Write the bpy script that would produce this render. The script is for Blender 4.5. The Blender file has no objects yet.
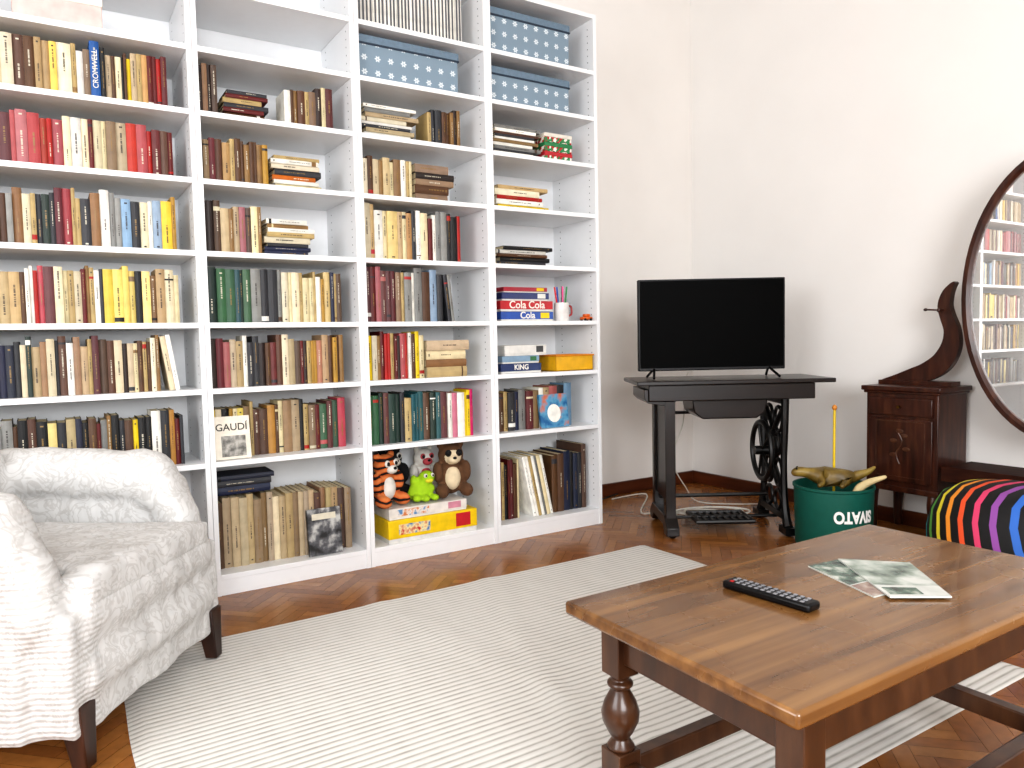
import bpy, bmesh, math, random
from mathutils import Vector, Matrix
random.seed(11)
C = bpy.context.scene.collection
PI = math.pi
# ---------------------------------------------------------------- camera
H = 0.95
FPX = 740.0
AZ = math.radians(57.84); PT = math.radians(3.44); RO = math.radians(1.2)
CAM = Vector((0, 0, H))
Fh = Vector((math.cos(AZ), math.sin(AZ), 0)); Zv = Vector((0, 0, 1))
fw = Fh*math.cos(PT) - Zv*math.sin(PT)
r0 = Vector((math.sin(AZ), -math.cos(AZ), 0))
u0 = Zv*math.cos(PT) + Fh*math.sin(PT)
rr = r0*math.cos(RO) - u0*math.sin(RO)
uu = r0*math.sin(RO) + u0*math.cos(RO)
cd = bpy.data.cameras.new('camera'); cam = bpy.data.objects.new('camera', cd); C.objects.link(cam)
cd.sensor_width = 36; cd.lens = FPX/1024*36; cd.clip_start = 0.02
m4 = Matrix.Identity(4)
for i in range(3):
    m4[i][0] = rr[i]; m4[i][1] = uu[i]; m4[i][2] = -fw[i]; m4[i][3] = CAM[i]
cam.matrix_world = m4
bpy.context.scene.camera = cam
def ray(px, py): return fw*FPX + rr*(px-512) + uu*(384-py)
def onz(px, py, z=0.0):
    d = ray(px, py); return CAM + d*((z-H)/d.z)
def proj(p):
    v = Vector(p)-CAM; d = v.dot(fw)
    return 512+FPX*v.dot(rr)/d, 384-FPX*v.dot(uu)/d
def Xat(px, z, Y=2.97):
    a, b = -1.5, 6.0
    for _ in range(40):
        m = (a+b)/2
        if proj((m, Y, z))[0] < px: a = m
        else: b = m
    return a
# ---------------------------------------------------------------- materials
def lin(h):
    h = h.lstrip('#'); o = []
    for i in (0, 2, 4):
        c = int(h[i:i+2], 16)/255
        o.append(c/12.92 if c <= .04045 else ((c+.055)/1.055)**2.4)
    return (o[0], o[1], o[2], 1)
def sc(c, k): return (min(1, c[0]*k), min(1, c[1]*k), min(1, c[2]*k), 1)
_m = {}
def base(name):
    m = bpy.data.materials.new(name); m.use_nodes = True
    nt = m.node_tree; return m, nt, nt.nodes['Principled BSDF']
def ramp(nt, stops, const=False):
    r = nt.nodes.new('ShaderNodeValToRGB'); cr = r.color_ramp
    if const: cr.interpolation = 'CONSTANT'
    while len(cr.elements) < len(stops): cr.elements.new(0.5)
    for e, (p, c) in zip(cr.elements, stops): e.position = p; e.color = c
    return r
def coords(nt, scale=(1, 1, 1), rot=(0, 0, 0)):
    t = nt.nodes.new('ShaderNodeTexCoord'); mp = nt.nodes.new('ShaderNodeMapping')
    mp.inputs['Scale'].default_value = scale; mp.inputs['Rotation'].default_value = rot
    nt.links.new(t.outputs['Object'], mp.inputs['Vector']); return mp.outputs['Vector']
def noise(nt, vec, s, detail=3):
    n = nt.nodes.new('ShaderNodeTexNoise'); n.inputs['Scale'].default_value = s; n.inputs['Detail'].default_value = detail
    nt.links.new(vec, n.inputs['Vector']); return n.outputs['Fac']
def math_(nt, op, a, b=None, c=None):
    n = nt.nodes.new('ShaderNodeMath'); n.operation = op
    for i, x in enumerate((a, b, c)):
        if x is None: continue
        if isinstance(x, (int, float)): n.inputs[i].default_value = x
        else: nt.links.new(x, n.inputs[i])
    return n.outputs[0]
def bumpn(nt, b, h, strength, dist=0.01):
    n = nt.nodes.new('ShaderNodeBump'); n.inputs['Strength'].default_value = strength; n.inputs['Distance'].default_value = dist
    nt.links.new(h, n.inputs['Height']); nt.links.new(n.outputs['Normal'], b.inputs['Normal']); return n
def mat(name, hexc, rough=.5, metal=0, var=.12, scale=25, bump=0, bscale=150, spec=.5, coat=0, rnd=0):
    if name in _m: return _m[name]
    m, nt, b = base(name); c = lin(hexc)
    v = coords(nt)
    r = ramp(nt, [(.3, sc(c, 1-var)), (.7, sc(c, 1+var))])
    nt.links.new(noise(nt, v, scale), r.inputs['Fac']); out = r.outputs['Color']
    if rnd:
        oi = nt.nodes.new('ShaderNodeObjectInfo'); hs = nt.nodes.new('ShaderNodeHueSaturation')
        nt.links.new(math_(nt, 'MULTIPLY_ADD', oi.outputs['Random'], 2*rnd, 1-rnd), hs.inputs['Value'])
        f2 = math_(nt, 'FRACT', math_(nt, 'MULTIPLY', oi.outputs['Random'], 7.3))
        nt.links.new(math_(nt, 'MULTIPLY_ADD', f2, .024, .488), hs.inputs['Hue'])
        f3 = math_(nt, 'FRACT', math_(nt, 'MULTIPLY', oi.outputs['Random'], 13.7))
        nt.links.new(math_(nt, 'MULTIPLY_ADD', f3, .4, .65), hs.inputs['Saturation'])
        nt.links.new(out, hs.inputs['Color']); out = hs.outputs['Color']
    nt.links.new(out, b.inputs['Base Color'])
    b.inputs['Roughness'].default_value = rough; b.inputs['Metallic'].default_value = metal
    b.inputs['Specular IOR Level'].default_value = spec; b.inputs['Coat Weight'].default_value = coat
    if bump: bumpn(nt, b, noise(nt, v, bscale), bump, .003)
    _m[name] = m; return m
def wood(name, c1, c2, c3, stretch=(1, 12, 12), s=3, rough=.3, coat=0, spec=.5, wear=0):
    if name in _m: return _m[name]
    m, nt, b = base(name)
    v = coords(nt, stretch)
    r = ramp(nt, [(.25, lin(c1)), (.5, lin(c2)), (.75, lin(c3))])
    f = noise(nt, v, s, 8)
    if wear: f = math_(nt, 'ADD', f, math_(nt, 'MULTIPLY_ADD', noise(nt, coords(nt), 5, 4), wear, -wear*.5))
    nt.links.new(f, r.inputs['Fac']); nt.links.new(r.outputs['Color'], b.inputs['Base Color'])
    b.inputs['Roughness'].default_value = rough; b.inputs['Coat Weight'].default_value = coat
    if wear: nt.links.new(math_(nt, 'MULTIPLY_ADD', noise(nt, coords(nt), 9, 5), .25, rough-.12), b.inputs['Roughness'])
    b.inputs['Specular IOR Level'].default_value = spec
    bumpn(nt, b, f, .08, .002); _m[name] = m; return m
WALL = mat('wall_plaster', 'EBE8E4', .9, var=.015, scale=3, bump=.05, bscale=60)
WALLB = mat('wall_plaster_warm', 'EAE6E1', .9, var=.02, scale=3, bump=.05, bscale=60)
CEIL = mat('ceiling_paint', 'E8E8E6', .9, var=.01)
WHITE = mat('white_laminate', 'E8E9EA', .38, var=.01)
HOLE = mat('peg_hole_dark', '4A4A4A', .8)
PAGE = mat('book_pages', 'D9CBA9', .9, var=.1, scale=90)
BLACKP = mat('black_plastic', '060608', .4, spec=.3)
IRON = mat('black_cast_iron', '060505', .4, var=.2)
DARKW = wood('dark_stained_wood', '070303', '0E0605', '1A0B08', (1, 10, 10), 3, .3, .1)
MAHOG = wood('red_mahogany', '220E07', '3A1A0F', '522E1C', (12, 12, 2), 3, .36, .1, .4)
INLAY = wood('medallion_wood', '351A0C', '482818', '5A3822', (10, 10, 10), 3, .3, .2)
TTOP = wood('table_top_walnut', '51341C', '74502C', '8E673B', (1.0, 22, 22), 1.6, .25, .22, wear=.35)
TLEG = wood('table_leg_walnut', '2D190F', '432817', '5A3B24', (8, 8, 2), 3, .3, .15)
CHAIRLEG = wood('chair_leg_dark', '1E100A', '2E180E', '4A2816', (8, 8, 2), 3, .35)
BASEB = wood('baseboard_wood', '3A1A0E', '52260F', '6A3518', (1, 1, 10), 2, .35)
# parquet uses a colour attribute for plank variation
m, nt, b = base('parquet_oak')
at = nt.nodes.new('ShaderNodeAttribute'); at.attribute_name = 'plank'
v = coords(nt); f = noise(nt, v, 35, 5)
r = ramp(nt, [(.3, (.87, .87, .87, 1)), (.7, (1.1, 1.1, 1.1, 1))]); nt.links.new(f, r.inputs['Fac'])
mx = nt.nodes.new('ShaderNodeMix'); mx.data_type = 'RGBA'; mx.blend_type = 'MULTIPLY'; mx.inputs[0].default_value = 1
nt.links.new(at.outputs['Color'], mx.inputs[6]); nt.links.new(r.outputs['Color'], mx.inputs[7])
nt.links.new(mx.outputs[2], b.inputs['Base Color']); b.inputs['Roughness'].default_value = .24
PARQ = m
# rug
RP = .023
m, nt, b = base('ribbed_cotton_rug')
v = coords(nt); sp = nt.nodes.new('ShaderNodeSeparateXYZ'); nt.links.new(v, sp.inputs[0])
s_ = math_(nt, 'SINE', math_(nt, 'MULTIPLY', sp.outputs['Y'], 2*PI/RP))
wob = math_(nt, 'MULTIPLY', noise(nt, coords(nt, (1, .3, 1)), 25, 3), .6)
r = ramp(nt, [(0.0, lin('A5A29B')), (.2, lin('C4C1BA')), (.45, lin('D6D3CD')), (1, lin('DAD7D2'))])
mr = nt.nodes.new('ShaderNodeMapRange'); mr.inputs[1].default_value = -.8; mr.inputs[2].default_value = 1.1
nt.links.new(math_(nt, 'ADD', s_, wob), mr.inputs[0]); nt.links.new(mr.outputs[0], r.inputs['Fac']); nt.links.new(r.outputs['Color'], b.inputs['Base Color'])
b.inputs['Roughness'].default_value = .95; bumpn(nt, b, noise(nt, v, 350), .25, .003)
RUG = m
# damask slipcover with ribbed weave on the near arm side
m, nt, b = base('cream_damask_cloth')
v = coords(nt); nz = nt.nodes.new('ShaderNodeTexNoise'); nz.inputs['Scale'].default_value = 15; nz.inputs['Detail'].default_value = 3; nz.inputs['Distortion'].default_value = 2.4
nt.links.new(v, nz.inputs['Vector'])
r = ramp(nt, [(.45, lin('C9C8C6')), (.49, lin('BAB8B5')), (.54, lin('BAB8B5')), (.58, lin('C9C8C6'))]); nt.links.new(nz.outputs['Fac'], r.inputs['Fac'])
nt.links.new(r.outputs['Color'], b.inputs['Base Color']); b.inputs['Roughness'].default_value = .75
sp = nt.nodes.new('ShaderNodeSeparateXYZ'); nt.links.new(v, sp.inputs[0])
rib = math_(nt, 'SINE', math_(nt, 'MULTIPLY', sp.outputs['Z'], 2*PI/.013))
mask = math_(nt, 'LESS_THAN', sp.outputs['Y'], -.24)
ribh = math_(nt, 'MULTIPLY', math_(nt, 'MULTIPLY', rib, mask), .045)
hgt = math_(nt, 'ADD', noise(nt, coords(nt, (1, 1, .35)), 9, 3), ribh)
bumpn(nt, b, hgt, .6, .03)
DAMASK = m
# blue patterned storage boxes
m, nt, b = base('denim_blue_flower_paper')
v = coords(nt, (17, 17, 17)); fr = nt.nodes.new('ShaderNodeVectorMath'); fr.operation = 'FRACTION'; nt.links.new(v, fr.inputs[0])
sb = nt.nodes.new('ShaderNodeVectorMath'); sb.operation = 'SUBTRACT'; sb.inputs[1].default_value = (.5, .5, .5); nt.links.new(fr.outputs[0], sb.inputs[0])
ml = nt.nodes.new('ShaderNodeVectorMath'); ml.operation = 'MULTIPLY'; ml.inputs[1].default_value = (1, 0, 1); nt.links.new(sb.outputs[0], ml.inputs[0])
ln = nt.nodes.new('ShaderNodeVectorMath'); ln.operation = 'LENGTH'; nt.links.new(ml.outputs[0], ln.inputs[0])
sx_ = nt.nodes.new('ShaderNodeSeparateXYZ'); nt.links.new(ml.outputs[0], sx_.inputs[0])
c8 = math_(nt, 'COSINE', math_(nt, 'MULTIPLY', math_(nt, 'ARCTAN2', sx_.outputs['Z'], sx_.outputs['X']), 6))
ad = math_(nt, 'MULTIPLY_ADD', c8, -.05, ln.outputs['Value'])
r = ramp(nt, [(0, lin('7B8E9C')), (.05, lin('DDE3E6')), (.15, lin('A8B6C0')), (.2, lin('7B8E9C'))], True)
nt.links.new(ad, r.inputs['Fac']); nt.links.new(r.outputs['Color'], b.inputs['Base Color']); b.inputs['Roughness'].default_value = .7
FLOWER = m
BLUELID = mat('denim_blue_paper', '667A8A', .6, var=.1, scale=60)
LIDEDGE = mat('dark_blue_edge', '223040', .6)
# pouf stripes: bands across one axis
m, nt, b = base('rainbow_stripe_fabric')
v = coords(nt)
dt = nt.nodes.new('ShaderNodeVectorMath'); dt.operation = 'DOT_PRODUCT'; dt.inputs[1].default_value = (-.15, -.95, .25); nt.links.new(v, dt.inputs[0])
f1 = math_(nt, 'FRACT', math_(nt, 'MULTIPLY_ADD', dt.outputs['Value'], 1/.40, 4.20))
cols = ['E8D83A', 'EE962E', 'E0562A', 'D0406A', '8A4A98', '2F66B8', '2FA0A8', '5FA84A']
st = []
for i, c in enumerate(cols):
    st.append((i/8, lin('040405'))); st.append((i/8+.075, lin(c)))
r = ramp(nt, st, True); nt.links.new(f1, r.inputs['Fac'])
nt.links.new(r.outputs['Color'], b.inputs['Base Color']); b.inputs['Roughness'].default_value = .75
STRIPE = m
# mirror
m, nt, b = base('mirror_silver'); b.inputs['Metallic'].default_value = .75; b.inputs['Roughness'].default_value = .01; b.inputs['Base Color'].default_value = (.95, .95, .94, 1)
MIRROR = m
def photomat(name, c1, c2, c3, s=14, rough=.45):
    if name in _m: return _m[name]
    m, nt, b = base(name); v = coords(nt)
    r = ramp(nt, [(.38, lin(c1)), (.5, lin(c2)), (.62, lin(c3))]); nt.links.new(noise(nt, v, s, 6), r.inputs['Fac'])
    nt.links.new(r.outputs['Color'], b.inputs['Base Color']); b.inputs['Roughness'].default_value = rough; _m[name] = m; return m
# ---------------------------------------------------------------- mesh builder
class MB:
    def __init__(s): s.bm = bmesh.new()
    def quadbox(s, lo, hi, mi=0, M=None):
        r = bmesh.ops.create_cube(s.bm, size=1)['verts']
        c = [(lo[i]+hi[i])/2 for i in range(3)]; d = [hi[i]-lo[i] for i in range(3)]
        for v in r:
            v.co = Vector((c[0]+v.co.x*d[0], c[1]+v.co.y*d[1], c[2]+v.co.z*d[2]))
            if M: v.co = M @ v.co
        s._mi(r, mi); return s
    def box(s, x0, x1, y0, y1, z0, z1, mi=0, M=None): return s.quadbox((x0, y0, z0), (x1, y1, z1), mi, M)
    def _mi(s, vs, mi):
        if mi:
            fs = set()
            for v in vs: fs.update(v.link_faces)
            for f in fs: f.material_index = mi
    def cyl(s, p0, p1, ra, rb=None, seg=16, mi=0):
        rb = ra if rb is None else rb
        p0 = Vector(p0); p1 = Vector(p1); d = p1-p0
        r = bmesh.ops.create_cone(s.bm, cap_ends=True, segments=seg, radius1=ra, radius2=rb, depth=d.length)['verts']
        M = Matrix.Translation((p0+p1)/2) @ d.to_track_quat('Z', 'Y').to_matrix().to_4x4()
        for v in r: v.co = M @ v.co
        s._mi(r, mi); return s
    def ell(s, c, rad, rot=None, seg=20, mi=0):
        r = bmesh.ops.create_uvsphere(s.bm, u_segments=seg, v_segments=max(6, seg//2), radius=1)['verts']
        R = rot.to_matrix() if rot else Matrix.Identity(3)
        for v in r: v.co = Vector(c) + R @ Vector((v.co.x*rad[0], v.co.y*rad[1], v.co.z*rad[2]))
        s._mi(r, mi); return s
    def lathe(s, prof, c=(0, 0, 0), seg=28, mi=0):
        c = Vector(c); rings = []
        for (ra, z) in prof:
            if ra < 1e-5: rings.append([s.bm.verts.new(c+Vector((0, 0, z)))])
            else: rings.append([s.bm.verts.new(c+Vector((ra*math.cos(2*PI*k/seg), ra*math.sin(2*PI*k/seg), z))) for k in range(seg)])
        for A, B in zip(rings, rings[1:]):
            for k in range(seg):
                k2 = (k+1) % seg
                try:
                    if len(A) == 1 and len(B) == 1: continue
                    if len(A) == 1: f = s.bm.faces.new([A[0], B[k2], B[k]])
                    elif len(B) == 1: f = s.bm.faces.new([A[k], A[k2], B[0]])
                    else: f = s.bm.faces.new([A[k], A[k2], B[k2], B[k]])
                    f.material_index = mi
                except ValueError: pass
        for R, flip in ((rings[0], True), (rings[-1], False)):
            if len(R) > 1:
                f = s.bm.faces.new(list(reversed(R)) if flip else R); f.material_index = mi
        return s
    def tube(s, pts, ra, seg=8, mi=0, closed=False, smooth=True):
        pts = [Vector(p) for p in pts]; rads = ra if isinstance(ra, (list, tuple)) else [ra]*len(pts)
        if smooth and len(pts) > 2:
            P, R = [], []; n = len(pts); rng = n if closed else n-1
            for i in range(rng):
                g = lambda k: pts[k % n] if closed else pts[max(0, min(n-1, k))]
                a, b_, c, d = g(i-1), g(i), g(i+1), g(i+2)
                for k in range(5):
                    t = k/5
                    P.append(.5*((2*b_)+(c-a)*t+(2*a-5*b_+4*c-d)*t*t+(3*b_-a-3*c+d)*t**3))
                    R.append(rads[i]*(1-t)+rads[(i+1) % n]*t)
            if not closed: P.append(pts[-1]); R.append(rads[-1])
            pts, rads = P, R
        n = len(pts); rings = []; up = None
        for i in range(n):
            if closed: d = pts[(i+1) % n]-pts[i-1]
            else: d = pts[min(n-1, i+1)]-pts[max(0, i-1)]
            d.normalize()
            if up is None:
                up = Vector((0, 0, 1)) if abs(d.z) < .9 else Vector((1, 0, 0))
            up = (up-d*up.dot(d)).normalized(); sd = d.cross(up)
            rings.append([s.bm.verts.new(pts[i]+(up*math.cos(2*PI*k/seg)+sd*math.sin(2*PI*k/seg))*rads[i]) for k in range(seg)])
        rng = n if closed else n-1
        for i in range(rng):
            A, B = rings[i], rings[(i+1) % n]
            for k in range(seg):
                f = s.bm.faces.new([A[k], A[(k+1) % seg], B[(k+1) % seg], B[k]]); f.material_index = mi
        if not closed:
            s.bm.faces.new(list(reversed(rings[0]))).material_index = mi; s.bm.faces.new(rings[-1]).material_index = mi
        return s
    def prism(s, poly, h0, h1, M=None, mi=0):
        a = [s.bm.verts.new((M @ Vector((x, y, h0))) if M else Vector((x, y, h0))) for x, y in poly]
        b_ = [s.bm.verts.new((M @ Vector((x, y, h1))) if M else Vector((x, y, h1))) for x, y in poly]
        n = len(poly)
        fs = [s.bm.faces.new(list(reversed(a))), s.bm.faces.new(b_)]
        for k in range(n): fs.append(s.bm.faces.new([a[k], a[(k+1) % n], b_[(k+1) % n], b_[k]]))
        for f in fs: f.material_index = mi
        return s
    def quad(s, ps, mi=0):
        f = s.bm.faces.new([s.bm.verts.new(Vector(p)) for p in ps]); f.material_index = mi; return s
    def build(s, name, mats, parent=None, loc=(0, 0, 0), rot=(0, 0, 0), bevel=0, smooth=True, ang=.6, recalc=True, mods=()):
        if recalc: bmesh.ops.recalc_face_normals(s.bm, faces=s.bm.faces)
        me = bpy.data.meshes.new(name); s.bm.to_mesh(me); s.bm.free()
        for m in (mats if isinstance(mats, (list, tuple)) else [mats]): me.materials.append(m)
        if smooth:
            me.polygons.foreach_set('use_smooth', [True]*len(me.polygons)); me.set_sharp_from_angle(angle=ang)
        o = bpy.data.objects.new(name, me); C.objects.link(o)
        o.location = loc; o.rotation_euler = rot
        if parent: o.parent = parent
        for (t, kw) in mods:
            md = o.modifiers.new(t, t)
            for k, v_ in kw.items(): setattr(md, k, v_)
        if bevel:
            md = o.modifiers.new('bevel', 'BEVEL'); md.width = bevel; md.segments = 2; md.limit_method = 'ANGLE'; md.harden_normals = False
        return o
def tag(o, label=None, cat=None, group=None, kind=None):
    if label: o['label'] = label
    if cat: o['category'] = cat
    if group: o['group'] = group
    if kind: o['kind'] = kind
    return o
def thing(name, label, cat, loc=(0, 0, 0), rz=0, group=None):
    o = bpy.data.objects.new(name, None); C.objects.link(o); o.empty_display_size = .1
    o.location = loc; o.rotation_euler = (0, 0, rz); return tag(o, label, cat, group)
def text(name, s, size, m, parent, loc, rot=(PI/2, 0, 0), ext=.0004, bend=0, sx=1, bold=0, flip=False):
    cu = bpy.data.curves.new(name, 'FONT'); cu.body = s; cu.size = size; cu.extrude = ext; cu.offset = bold
    cu.align_x = 'CENTER'; cu.align_y = 'CENTER'
    t = bpy.data.objects.new(name, cu); C.objects.link(t); bpy.context.view_layer.update()
    me = bpy.data.meshes.new_from_object(t.evaluated_get(bpy.context.evaluated_depsgraph_get()))
    bpy.data.objects.remove(t)
    for v in me.vertices:
        v.co.x *= sx
        if flip: v.co.x *= -1; v.co.y *= -1
    if bend:
        for v in me.vertices:
            x, y, z = v.co; a = x/bend; R = bend+z; v.co = (R*math.sin(a), -R*math.cos(a), y)
        rot = (0, 0, 0)
    me.materials.clear(); me.materials.append(m)
    o = bpy.data.objects.new(name, me); C.objects.link(o); o.parent = parent; o.location = loc; o.rotation_euler = rot
    return o
# ---------------------------------------------------------------- room shell
WX, WY, LX, BY, CZ = 3.54, 3.43, -2.4, -2.4, 3.3
def struct(o): o['kind'] = 'structure'; return o
bm = bmesh.new(); lay = bm.loops.layers.float_color.new('plank')
n = 5; W = .042
cA = math.cos(PI/4); sA = math.sin(PI/4)
shades = [lin(c) for c in ('8C5829', '935E2D', '865327', '9A6532', '824F25', '8F5A2B', '9C6834')]
def plank(x0, y0, x1, y1):
    cx, cy = (x0+x1)/2, (y0+y1)/2
    X = cx*cA-cy*sA; Y = cx*sA+cy*cA
    if X < LX-.1 or X > WX+.1 or Y < BY-.1 or Y > WY+.1: return
    g = .0004
    vs = []
    for (a, b_) in ((x0+g, y0+g), (x1-g, y0+g), (x1-g, y1-g), (x0+g, y1-g)):
        vs.append(bm.verts.new((a*cA-b_*sA, a*sA+b_*cA, 0)))
    f = bm.faces.new(vs); c = random.choice(shades); k = random.uniform(.95, 1.05)
    for l in f.loops: l[lay] = sc(c, k)
K = int(5.4/W)
for i in range(-K, K):
    for j in range(-K, K):
        if (i-j) % (2*n) == 0: plank(i*W, j*W, (i+n)*W, (j+1)*W)
        if (i-j) % (2*n) == 2*n-1: plank(i*W, j*W, (i+1)*W, (j+n)*W)
vs = [bm.verts.new(p) for p in ((LX-.1, BY-.1, -.001), (WX+.1, BY-.1, -.001), (WX+.1, WY+.1, -.001), (LX-.1, WY+.1, -.001))]
f = bm.faces.new(vs)
for l in f.loops: l[lay] = lin('3A1E10')
me = bpy.data.meshes.new('floor'); bm.to_mesh(me); bm.free(); me.materials.append(PARQ)
fl = bpy.data.objects.new('floor', me); C.objects.link(fl); struct(fl)
struct(MB().box(LX-.1, WX+.1, BY-.1, WY+.1, CZ, CZ+.1).build('ceiling', CEIL))
struct(MB().box(LX-.1, WX+.1, WY, WY+.1, 0, CZ).build('wall_back', WALLB))
struct(MB().box(WX, WX+.1, BY, WY, 0, CZ).build('wall_right', WALL))
b = MB(); wx0, wx1, wz0, wz1 = -1.5, 1.1, .75, 2.6
b.box(LX, wx0, BY-.1, BY, 0, CZ).box(wx1, WX, BY-.1, BY, 0, CZ).box(wx0, wx1, BY-.1, BY, 0, wz0).box(wx0, wx1, BY-.1, BY, wz1, CZ)
struct(b.build('wall_front', WALL))
b = MB(); vy0, vy1 = -.6, 1.4
b.box(LX-.1, LX, BY, vy0, 0, CZ).box(LX-.1, LX, vy1, WY, 0, CZ).box(LX-.1, LX, vy0, vy1, 0, wz0).box(LX-.1, LX, vy0, vy1, wz1, CZ)
struct(b.build('wall_left', WALL))
b = MB()
for x in (wx0, -.22, wx1-.06): b.box(x, x+.06, BY-.08, BY-.03, wz0, wz1)
for z in (wz0, 1.9, wz1-.06): b.box(wx0, wx1, BY-.075, BY-.035, z, z+.06)
struct(b.build('window_1', WHITE))
b = MB()
for y in (vy0, .37, vy1-.06): b.box(LX-.08, LX-.03, y, y+.06, wz0, wz1)
for z in (wz0, 1.9, wz1-.06): b.box(LX-.075, LX-.035, vy0, vy1, z, z+.06)
struct(b.build('window_2', WHITE))
struct(MB().box(LX, WX-.016, WY-.016, WY, 0, .075).build('baseboard_back', BASEB, bevel=.004))
struct(MB().box(WX-.016, WX, BY, WY, 0, .075).build('baseboard_right', BASEB, bevel=.004))
# ---------------------------------------------------------------- lights
def area(name, loc, target, sx, sy, e, col):
    l = bpy.data.lights.new(name, 'AREA'); l.shape = 'RECTANGLE'; l.size = sx; l.size_y = sy; l.energy = e; l.color = col
    o = bpy.data.objects.new(name, l); C.objects.link(o); o.location = loc
    o.rotation_euler = (Vector(target)-Vector(loc)).to_track_quat('-Z', 'Y').to_euler(); return o
area('window_light_back', (-.2, BY-.02, 1.75), (-.2, 5, 1.1), 2.4, 1.6, 140, (.965, .98, 1))
area('window_light_left', (LX-.02, .4, 1.75), (5, .4, 1.2), 1.85, 1.6, 56, (.965, .98, 1))
wd = bpy.data.worlds.new('sky'); bpy.context.scene.world = wd; wd.use_nodes = True
wd.node_tree.nodes['Background'].inputs[0].default_value = (.85, .92, 1, 1); wd.node_tree.nodes['Background'].inputs[1].default_value = 1.0
vs_ = bpy.context.scene.view_settings; vs_.view_transform = 'Standard'; vs_.exposure = 0.35
for lk in ('Medium High Contrast', 'High Contrast'):
    try: vs_.look = lk; break
    except Exception as e_: print(e_)
print('LOOK', vs_.look)
# ---------------------------------------------------------------- bookcases
YF = 2.93; DEP = .37; TOPZ = 2.535
SZ = {1: .079, 2: .512, 3: .789, 4: 1.036, 5: 1.301, 6: 1.565, 7: 1.811, 8: 2.041, 9: 2.265}
BX = {1: (-.28, .503), 2: (.503, 1.122), 3: (1.122, 1.748), 4: (1.748, 2.374)}
T = .018; TH = .02
colname = {1: 'leftmost bookcase', 2: 'second bookcase', 3: 'third bookcase', 4: 'rightmost bookcase'}
bclab = {1: 'white open bookcase at the far left behind the armchair, filled with paperbacks',
         2: 'white open bookcase second from the left, holding green and cream books',
         3: 'white open bookcase third from the left, plush toys on its bottom shelf',
         4: 'white open bookcase at the right end, two blue boxes at the top'}
for c, (xa, xb) in BX.items():
    g = .0008
    root = thing('bookcase', bclab[c], 'bookcase', ((xa+xb)/2, YF, 0), 0, 'row of white bookcases')
    hw = (xb-xa)/2-g
    for s in (-1, 1):
        b = MB(); b.box(min(s*hw, s*(hw-T)), max(s*hw, s*(hw-T)), 0, DEP, 0, TOPZ)
        xi = s*(hw-T-.0004)
        for yy in (.045, .30):
            z = .14
            while z < 2.5:
                b.quad([(xi, yy-.0025, z-.0025), (xi, yy+.0025, z-.0025), (xi, yy+.0025, z+.0025), (xi, yy-.0025, z+.0025)], 1); z += .032
        b.build('side_panel', [WHITE, HOLE], root, smooth=False, recalc=False)
    MB().box(-hw+T, hw-T, 0.001, DEP, TOPZ-TH, TOPZ).build('top_panel', WHITE, root, smooth=False)
    MB().box(-hw+T, hw-T, DEP-.006, DEP, 0, TOPZ-TH).build('back_panel', WHITE, root, smooth=False)
    MB().box(-hw+T, hw-T, .004, .02, 0, SZ[1]-TH).build('plinth', WHITE, root, smooth=False)
    for k, z in SZ.items():
        MB().box(-hw+T, hw-T, .002, DEP-.006, z-TH, z).build('shelf', WHITE, root, bevel=.0015, smooth=False)
# ---------------------------------------------------------------- books
PAL = {'c': ('cream', 'CDBF9A'), 'e': ('beige', 'AD9568'), 't': ('tan', '84643E'), 'b': ('brown', '50331F'), 'd': ('dark brown', '2A1A14'),
       'r': ('red', 'A0181F'), 'R': ('dark red', '5A1216'), 'o': ('orange', 'B86024'), 'y': ('yellow', 'D8B828'), 'm': ('mustard', 'A8803A'),
       'g': ('green', '2D5838'), 'G': ('dark green', '1A3028'), 'q': ('teal', '184E54'), 'u': ('blue', '204E98'), 'n': ('navy', '171F3A'),
       'l': ('light blue', '7595AE'), 'a': ('grey', '7E7E7A'), 'k': ('charcoal', '2A2B30'), 'K': ('black', '0E0E10'), 'w': ('white', 'DFDCD2'),
       'p': ('pink', 'C88498'), 'M': ('magenta', 'BC2466')}
def cov(k): return mat('cover_'+PAL[k][0].replace(' ', '_'), PAL[k][1], .55, var=.18, scale=22, rnd=.22)
INKL = mat('spine_ink_light', 'CFC8B4', .5); INKD = mat('spine_ink_dark', '2E2824', .6); INKG = mat('spine_ink_gold', '8A6C36', .4)
INKM = mat('spine_ink_grey', '55565A', .6); TITW = mat('title_white', 'E8E4DA', .5)
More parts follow.
